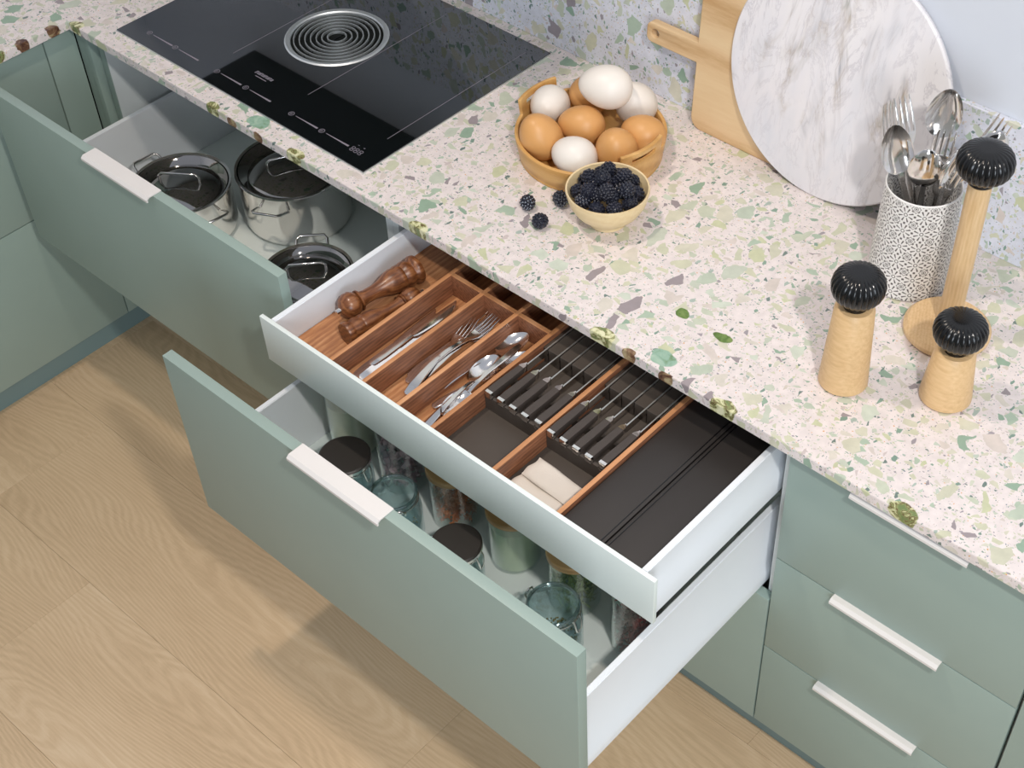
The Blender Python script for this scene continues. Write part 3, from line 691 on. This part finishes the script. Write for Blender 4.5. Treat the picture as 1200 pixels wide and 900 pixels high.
# ------------------------------------------------------------------ cutlery tray in the inner drawer
tr = E('cutlery_tray', 'walnut cutlery tray with open bays in the white inner drawer', 'tray', (.37, 0, -.1333))
M('base', BX(.0478, .6872, -.2812, .224, -.1333, -.1275), WALNUT, tr, wc=True)
divs = [.170, .2495, .3305, .4090, .5450, .6795]
for i, x in enumerate(divs):
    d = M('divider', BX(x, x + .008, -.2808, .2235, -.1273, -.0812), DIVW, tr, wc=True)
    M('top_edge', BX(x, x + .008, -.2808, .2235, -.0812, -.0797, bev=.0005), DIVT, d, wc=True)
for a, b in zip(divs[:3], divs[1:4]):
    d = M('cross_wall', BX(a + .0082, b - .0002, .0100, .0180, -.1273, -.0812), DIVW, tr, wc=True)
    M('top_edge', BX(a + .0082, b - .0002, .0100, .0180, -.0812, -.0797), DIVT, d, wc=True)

# knife blocks
def knife_block(x0, x1, label):
    o = E('knife_insert', label, 'knife holder', ((x0 + x1) / 2, -.03, -.1273))
    M('floor_mat', BX(x0, x1, -.2800, .2230, -.1272, -.1235), BLACKM, o, wc=True)
    n = 5; pitch = .0265; xs = [x0 + .0100 + pitch * i for i in range(n)]
    # front rest: a low wall with scooped notches for the grips
    pts = [(x1 - .0005, -.1233), (x0 + .0005, -.1233), (x0 + .0005, -.0925)]
    for x in xs:
        pts += [(x - .0075, -.0925)] + [(x + .0075 * math.cos(math.radians(a)), -.0925 - .005 * math.sin(math.radians(a))) for a in (150, 120, 90, 60, 30)] + [(x + .0075, -.0925)]
    pts += [(x1 - .0005, -.0925)]
    M('front_rest', prism(bmesh.new(), pts, -.1560, -.1500, axis='y'), BLACKM, o, wc=True)
    # sloping tray between the rests and the slotted rear block, split into segments by the blade slots
    M('middle_rest', BX(x0 + .0005, x1 - .0005, -.095, -.088, -.1233, -.104), BLACKM, o, wc=True)
    edges = [x0 + .0005] + [e for x in xs for e in (x - .0012, x + .0012)] + [x1 - .0005]
    for a, b in zip(edges[::2], edges[1::2]):
        if b - a > .002: M('slot_segment', BX(a, b, -.0120, .2225, -.1233, -.0900, bev=.0006, seg=1), BLACKM, o, wc=True)
    return xs
xa = knife_block(.4172, .5448, 'black knife insert with five knives, left one beside the spoons')
xb = knife_block(.5532, .6793, 'black knife insert with five knives and the napkins before it')
def kitchen_knife(label):
    o = E('kitchen_knife', label, 'kitchen knife', (0, 0, 0), group='kitchen knives in the black inserts')
    M('grip', loft(bmesh.new(), [(.0056, 0, .0070, 0, 0, .014), (.02, 0, .0076, 0, 0, .015), (.05, 0, .0072, 0, 0, .013), (.080, 0, .0062, 0, 0, .012)], 8), HANDK, o, smooth=50)
    M('end_cap', loft(bmesh.new(), [(-.001, 0, .0058, 0, 0, .011), (.0, 0, .0071, 0, 0, .0142), (.0055, 0, .0072, 0, 0, .0144)], 8), STEEL, o, smooth=50)
    M('bolster', loft(bmesh.new(), [(.0801, 0, .0060, 0, 0, .0125), (.086, 0, .0056, 0, 0, .011), (.091, 0, .0020, 0, 0, .010), (.094, 0, .0010, 0, 0, .010)], 8), STEEL, o, smooth=50)
    bm = bmesh.new(); pr = [(.0935, -.0003), (.22, -.0003), (.26, -.002), (.275, -.005), (.26, -.012), (.20, -.016), (.0935, -.016)]
    for s, th in ((0, 0),): 
        a = [bm.verts.new((-.0009 if z > -.01 else -.0003, y, z)) for y, z in pr]; b = [bm.verts.new((.0009 if z > -.01 else .0003, y, z)) for y, z in pr]
        bm.faces.new(a); bm.faces.new(b[::-1])
        for i in range(len(pr)): bm.faces.new((a[i], b[i], b[(i + 1) % len(pr)], a[(i + 1) % len(pr)]))
    bmesh.ops.recalc_face_normals(bm, faces=bm.faces); b_ = M('blade', bm, STEEL, o, smooth=0); M('spine', BX(-.0011, .0011, .0935, .222, -.0002, .0006), SATIN, b_)
    return o
ordn = ['first', 'second', 'third', 'fourth', 'fifth']
kk = None
for xs, nm_ in ((xa, 'left insert, %s from the spoons'), (xb, 'right insert, %s from the wooden divider between inserts')):
    for i, x in enumerate(xs):
        lb = 'dark-handled kitchen knife in the ' + nm_ % ordn[i]; z = -.0872
        if kk is None: kk = kitchen_knife(lb); kk.location = (x, -.1575, z + H)
        else: o = dup(kk, (x, -.1575 + (.003 if i == 4 else 0), z), None, lb)
# napkins
def napkin(name, label, cx, cy, z0, L, Wd, yaw, hgt):
    bm = bmesh.new(); nx, ny = 16, 10; off = random.random() * 5
    rows = []
    for side in (1, 0):
        g = []
        for i in range(nx + 1):
            for j in range(ny + 1):
                u = i / nx - .5; v = j / ny - .5
                e = min(1, min(.5 - abs(u), (.5 - abs(v))) * 9); wob = .0012 * math.sin(7 * u + off) * math.cos(5 * v + off) if side else 0
                z = z0 + (hgt * (.5 + .5 * math.sqrt(max(0, 1 - (1 - e) ** 2))) + wob if side else hgt * .5 * (1 - math.sqrt(max(0, 1 - (1 - e) ** 2))))
                g.append(bm.verts.new((u * L * (1 + .03 * math.sin(9 * v + off)), v * Wd * (1 + .04 * math.sin(6 * u + off)), z)))
        rows.append(g)
    I = lambda i, j: i * (ny + 1) + j
    for s, g in enumerate(rows):
        for i in range(nx):
            for j in range(ny):
                f = (g[I(i, j)], g[I(i + 1, j)], g[I(i + 1, j + 1)], g[I(i, j + 1)]); bm.faces.new(f if s == 0 else f[::-1])
    bd = [I(i, 0) for i in range(nx + 1)] + [I(nx, j) for j in range(1, ny + 1)] + [I(i, ny) for i in range(nx - 1, -1, -1)] + [I(0, j) for j in range(ny - 1, 0, -1)]
    for a, b in zip(bd, bd[1:] + bd[:1]): bm.faces.new((rows[0][a], rows[0][b], rows[1][b], rows[1][a]))
    bmesh.ops.recalc_face_normals(bm, faces=bm.faces)
    o = top(name, bm, NAPK, (cx, cy, 0), (0, 0, yaw), smooth=60)
    o.location.z = H; return T(o, label, 'napkin', 'folded beige napkins')
napkin('napkin', 'lower beige folded napkin lying on the black insert floor', .614, -.246, -.1233, .104, .050, math.radians(-6), .0075)
napkin('napkin', 'upper beige folded napkin lying slanted over the lower one', .6165, -.212, -.1155, .098, .044, math.radians(-3), .0075)

# black lids of the right end bay
for x0, x1, lb in ((.6880, .7692, 'matte black tray lid beside the wooden divider'), (.7708, .8522, 'matte black tray lid beside the right drawer side')):
    o = E('tray_lid', lb, 'lid', ((x0 + x1) / 2, 0, -.13)); 
    M('panel', BX(x0 + .0004, x1 - .0004, -.2805, .2230, -.0935, -.0895, bev=.0012), BLACKL, o, wc=True)
    M('skirt', BX(x0 + .003, x1 - .003, -.2780, .2200, -.1333, -.0937), BLACKL, o, wc=True)
    M('groove_strip', BX(x1 - .0075 if x0 < .7 else x0 + .0055, x1 - .0060 if x0 < .7 else x0 + .0070, -.2805, .223, -.0895, -.0888), BLACKG, o, wc=True)

# turned wooden mills lying in the first bay
def turned(name, label, p0, p1, S, prof):
    a = Vector(p1) - Vector(p0); L = a.length
    o = E(name, label, 'mill', p0); o.rotation_euler = a.to_track_quat('Y', 'Z').to_euler()
    def P(pr): 
        bm = LA([(r * S, z * L) for r, z in pr], 40); bmesh.ops.rotate(bm, cent=(0, 0, 0), matrix=Matrix.Rotation(-PI / 2, 3, 'X'), verts=bm.verts); return bm
    for nm__, pr in prof: M(nm__, P(pr), STEEL if nm__ == 'nut' else MILLW, o, smooth=50)
    return o
prof = [('nut', [(0, -.055), (.18, -.055), (.2, -.03), (.2, .0), (0, .0)]),
        ('head', [(0, -.012), (.35, 0), (.72, .03), (.93, .09), (.93, .15), (.72, .205), (.6, .215), (0, .215)]),
        ('neck_ring', [(0, .216), (.66, .217), (.76, .225), (.76, .24), (.66, .247), (0, .247)]),
        ('body', [(0, .248), (.6, .248), (.5, .32), (.5, .42), (.62, .52), (.86, .62), (.93, .68), (.90, .72), (.95, .74), (.95, .78), (.88, .79), (.98, .83), (1.0, .86), (.88, .90), (.9, .915), (1.06, .94), (1.08, .975), (1.0, 1.0), (0, 1.0)])]
turned('wooden_mill', 'larger turned walnut mill lying against the left drawer side', (.0770, -.165, -.1020), (.1010, .000, -.1000), .0255, prof)
turned('wooden_mill', 'smaller turned walnut mill lying beside the larger, dark end forward', (.1430, -.0380, -.1100), (.1250, -.1990, -.1065), .0205, prof)

# ------------------------------------------------------------------ pots
def pot(label, x, y, R, zt, handles, lid_rot):
    zb = -.3915; h_ = zt - zb
    o = E('stock_pot', label, 'pot', (x, y, zb))
    M('body', LA([(0, 0), (R - .012, 0), (R - .003, .006), (R, .016), (R, h_ - .003), (R + .004, h_), (R + .003, h_ + .003), (R - .002, h_ + .001), (R - .003, h_ - .004), (R - .003, .02), (0, .004)], 72), STEEL, o, smooth=50)
    for hang in handles:
        c, s = math.cos(math.radians(hang)), math.sin(math.radians(hang)); w_ = .033; e = .040; zh = h_ - .024
        loc = [(R - .002, -w_, zh - .006), (R + .006, -w_, zh), (R + e * .8, -w_ * .93, zh + .012), (R + e, -w_ * .75, zh + .015), (R + e, w_ * .75, zh + .015), (R + e * .8, w_ * .93, zh + .012), (R + .006, w_, zh), (R - .002, w_, zh - .006)]
        M('handle', TU([(p[0] * c - p[1] * s, p[0] * s + p[1] * c, p[2]) for p in loc], .0033, 8), STEEL, o, smooth=60)
    l = M('lid', LA([(R - .0035, h_ - .002), (R - .005, h_ + .0010), (R - .013, h_ - .004), (R * .80, h_ - .012), (R * .78, h_ - .010), (R * .5, h_ + .000), (R * .2, h_ + .004), (0, h_ + .005)], 72), LIDM, o, smooth=50)
    c, s = math.cos(math.radians(lid_rot)), math.sin(math.radians(lid_rot)); q = R * .42
    hp = [(-q, 0, h_ - .001), (-q, 0, h_ + .020), (-q * .85, 0, h_ + .026), (q * .85, 0, h_ + .026), (q, 0, h_ + .020), (q, 0, h_ - .001)]
    M('lid_handle', TU([(p[0] * c, p[0] * s, p[2]) for p in hp], .0030, 8), STEEL, l, smooth=60)
    return o
pot('steel pot at the left of the pan drawer, both loop handles showing', -.6347, -.0019, .1035, -.2766, (176, -8), 35)
pot('largest steel pot, at the back of the pan drawer under the worktop edge', -.4852, .1795, .1171, -.2609, (-62, 118), 60)
pot('steel pot at the right of the pan drawer nearest the cutlery drawer', -.2050, -.0250, .0895, -.2700, (135, -45), 50)

# ------------------------------------------------------------------ jars in the deep drawer
JZ = -.3915
def straight_jar(label, x, y, r=.0440, h_=.121, tall=False):
    if tall: h_ = .158
    o = E('storage_jar', label, 'jar', (x, y, JZ))
    M('glass_body', LA([(0, 0), (r - .004, 0), (r, .004), (r, h_), (r - .0022, h_), (r - .0022, .006), (0, .005)], 48), GLASS, o, smooth=50)
    l = M('lid', LA([(0, h_ + .001), (r + .002, h_ + .001), (r + .0032, h_ + .003), (r + .0032, h_ + .014), (r + .002, h_ + .0155), (0, h_ + .0155)], 48), BAMT, o)
    M('seal', LA([(0, h_ - .006), (r - .0035, h_ - .006), (r - .0026, h_ - .003), (r - .0035, h_ + .0006), (0, h_ + .0006)], 40), CERW, l)
    return o
def powder(label, cat, x, y, r, hgt, mat):
    o = top('dry_food', LA([(0, 0), (r, 0), (r, hgt * .97), (r * .8, hgt), (r * .4, hgt * 1.03), (0, hgt * .99)], 40), mat, (x, y, JZ + .0065)); return T(o, label, cat, kind='stuff')
def heap(label, cat, x, y, r, hgt, mat, n, maker, seed):
    rnd = random.Random(seed); bm = bmesh.new()
    for i in range(n):
        a = rnd.random() * 2 * PI; q = (r - .007) * math.sqrt(rnd.random()); z = rnd.random() * hgt
        if i % 3 == 0: q = r - .0065
        maker(bm, Matrix.Translation((q * math.cos(a), q * math.sin(a), .006 + z)) @ Euler((rnd.random() * 6, rnd.random() * 6, rnd.random() * 6)).to_matrix().to_4x4(), rnd)
    for v in bm.verts:      # keep everything inside the glass
        d = math.hypot(v.co.x, v.co.y)
        if d > r - .0005: v.co.x *= (r - .0005) / d; v.co.y *= (r - .0005) / d
        v.co.z = max(.0006, v.co.z)
    o = top('dry_food', bm, mat, (x, y, JZ + .0065)); return T(o, label, cat, kind='stuff')
def strip(pts, wd, seg_n=Vector((0, 0, 1))):
    def f(bm, mtx, rnd):
        L = [bm.verts.new(mtx @ Vector((p[0], p[1] - wd / 2, p[2]))) for p in pts]; R_ = [bm.verts.new(mtx @ Vector((p[0], p[1] + wd / 2, p[2]))) for p in pts]
        for i in range(len(pts) - 1): bm.faces.new((L[i], L[i + 1], R_[i + 1], R_[i]))
    return f
curl = strip([(.007 * math.cos(a), 0, .006 * math.sin(a)) for a in [i * .6 for i in range(7)]], .009)
leaf = strip([(-.011, 0, 0), (-.005, 0, .002), (.003, 0, .003), (.011, 0, .001)], .0035)
def star(bm, mtx, rnd):
    c = bm.verts.new(mtx @ Vector((0, 0, .002))); ps = []
    for i in range(10):
        r_ = .0085 if i % 2 == 0 else .0035; ps.append(bm.verts.new(mtx @ Vector((r_ * math.cos(i * PI / 5), r_ * math.sin(i * PI / 5), 0))))
    for i in range(10): bm.faces.new((c, ps[i], ps[(i + 1) % 10]))
def grain(bm, mtx, rnd): bmesh.ops.create_icosphere(bm, subdivisions=1, radius=.0018, matrix=mtx)
YJ = -.2045; jr = .0414
straight_jar('bamboo-lidded glass jar of cream powder, leftmost in the back row', .108, YJ, tall=True)
powder('cream powder filling the leftmost bamboo-lidded jar', 'powder', .108, YJ, jr, .120, plain('cream_powder', '#DDD8C2', .95, var=.05, bump=.4))
straight_jar('glass jar of pinkish curled pasta, second from left in the back row', .2400, YJ, tall=True)
heap('pinkish mauve curled pasta in a glass jar', 'pasta', .2400, YJ, jr, .092, plain('pink_pasta', '#CBA6B2', .8, var=.25), 260, curl, 3)
straight_jar('bamboo-lidded glass jar of orange-brown star pasta, third in the back row', .3725, YJ)
heap('orange-brown star-shaped pieces in a glass jar', 'pasta', .3725, YJ, jr, .090, plain('orange_stars', '#C4713A', .8, var=.35), 380, star, 4)
straight_jar('bamboo-lidded glass jar of pale green powder in the middle', .5150, YJ)
powder('pale green powder filling the middle bamboo-lidded jar', 'powder', .5150, YJ, jr, .095, plain('green_powder', '#C8D4B6', .95, var=.05, bump=.4))
straight_jar('bamboo-lidded glass jar of dried green herbs behind the open jar', .6520, YJ)
heap('dried green herb leaves in a bamboo-lidded jar', 'herbs', .6520, YJ, jr, .080, plain('green_herb', '#9DAC60', .8, var=.4), 420, leaf, 5)
straight_jar('glass jar of dark red petals at the right end of the back row', .7880, YJ, tall=True)
heap('dark red dried petals in the rightmost jar', 'dried petals', .7880, YJ, jr, .075, plain('red_petal', '#963E3A', .8, var=.5), 420, leaf, 6)

def clip_jar(label, x, y, r, clasp, lid):
    h_ = .108; o = E('clip_jar', label, 'jar', (x, y, JZ))
    M('glass_body', LA([(0, 0), (r - .004, 0), (r + .001, .005), (r + .001, .070), (r - .004, .082), (r - .006, .088), (r - .003, .092), (r - .003, .096), (r - .006, .099), (r - .003, .103), (r - .003, h_), (r - .0085, h_), (r - .009, .088), (r - .0025, .068), (r - .0025, .007), (0, .006)], 56), GLASSB, o, smooth=50)
    M('glass_lip', TU([((r - .0057) * math.cos(i / 48 * 2 * PI), (r - .0057) * math.sin(i / 48 * 2 * PI), h_ + (.0002 if not lid else -.0032)) for i in range(48)], .0030, 8, True), GLIP, o, smooth=60)
    M('wire_band', TU([((r - .0028) * math.cos(i / 40 * 2 * PI), (r - .0028) * math.sin(i / 40 * 2 * PI), .0985) for i in range(40)], .0018, 6, True), STEEL, o, smooth=60)
    c, s = math.cos(math.radians(clasp)), math.sin(math.radians(clasp))
    def W(p): return (p[0] * c - p[1] * s, p[0] * s + p[1] * c, p[2])
    R2 = r - .001
    M('clasp', TU([W(p) for p in [(R2, -.008, .108), (R2 + .004, -.008, .098), (R2 + .005, -.006, .080), (R2 + .003, 0, .070), (R2 + .005, .006, .080), (R2 + .004, .008, .098), (R2, .008, .108)]], .0018, 6), STEEL, o, smooth=60)
    M('hinge_wire', TU([W(p) for p in [(-R2, -.009, .094), (-R2 - .004, -.009, .104), (-R2 - .003, 0, .110), (-R2 - .004, .009, .104), (-R2, .009, .094)]], .0018, 6), STEEL, o, smooth=60)
    if lid:
        l = M('lid', LA([(0, h_ + .001), (r - .001, h_ + .001), (r + .001, h_ + .003), (r + .001, h_ + .006), (r - .002, h_ + .0082), (0, h_ + .0086)], 56), BLACKD, o, label='matte black disc lid')
        M('lid_ring', LA([(r - .0008, h_ - .002), (r + .0016, h_ - .002), (r + .0016, h_ + .0045), (r + .0010, h_ + .0045)], 56), STEEL, l)
    return o
clip_jar('clip-top glass jar with black lid, leftmost in the front row', .2010, -.3000, .0450, 10, True)
clip_jar('open clip-top glass jar between the two black-lidded jars', .3240, -.3010, .0445, 150, False)
clip_jar('clip-top glass jar with black lid in front of the pale green powder', .4870, -.3130, .0425, 15, True)
clip_jar('open clip-top glass jar at the right end of the front row', .6880, -.2970, .0470, 5, False)
for x, y, r, n, lb, col in ((.3240, -.3010, .040, 60, 'few pale seeds scattered in the left open jar', '#A59B72'), (.6880, -.2970, .0430, 260, 'shallow layer of green-brown seeds in the right open jar', '#7E7A50')):
    o = heap(lb, 'seeds', x, y, r, .003 if n < 100 else .008, plain('seed' + col[1:], col, .8, var=.3), n, grain, 9)
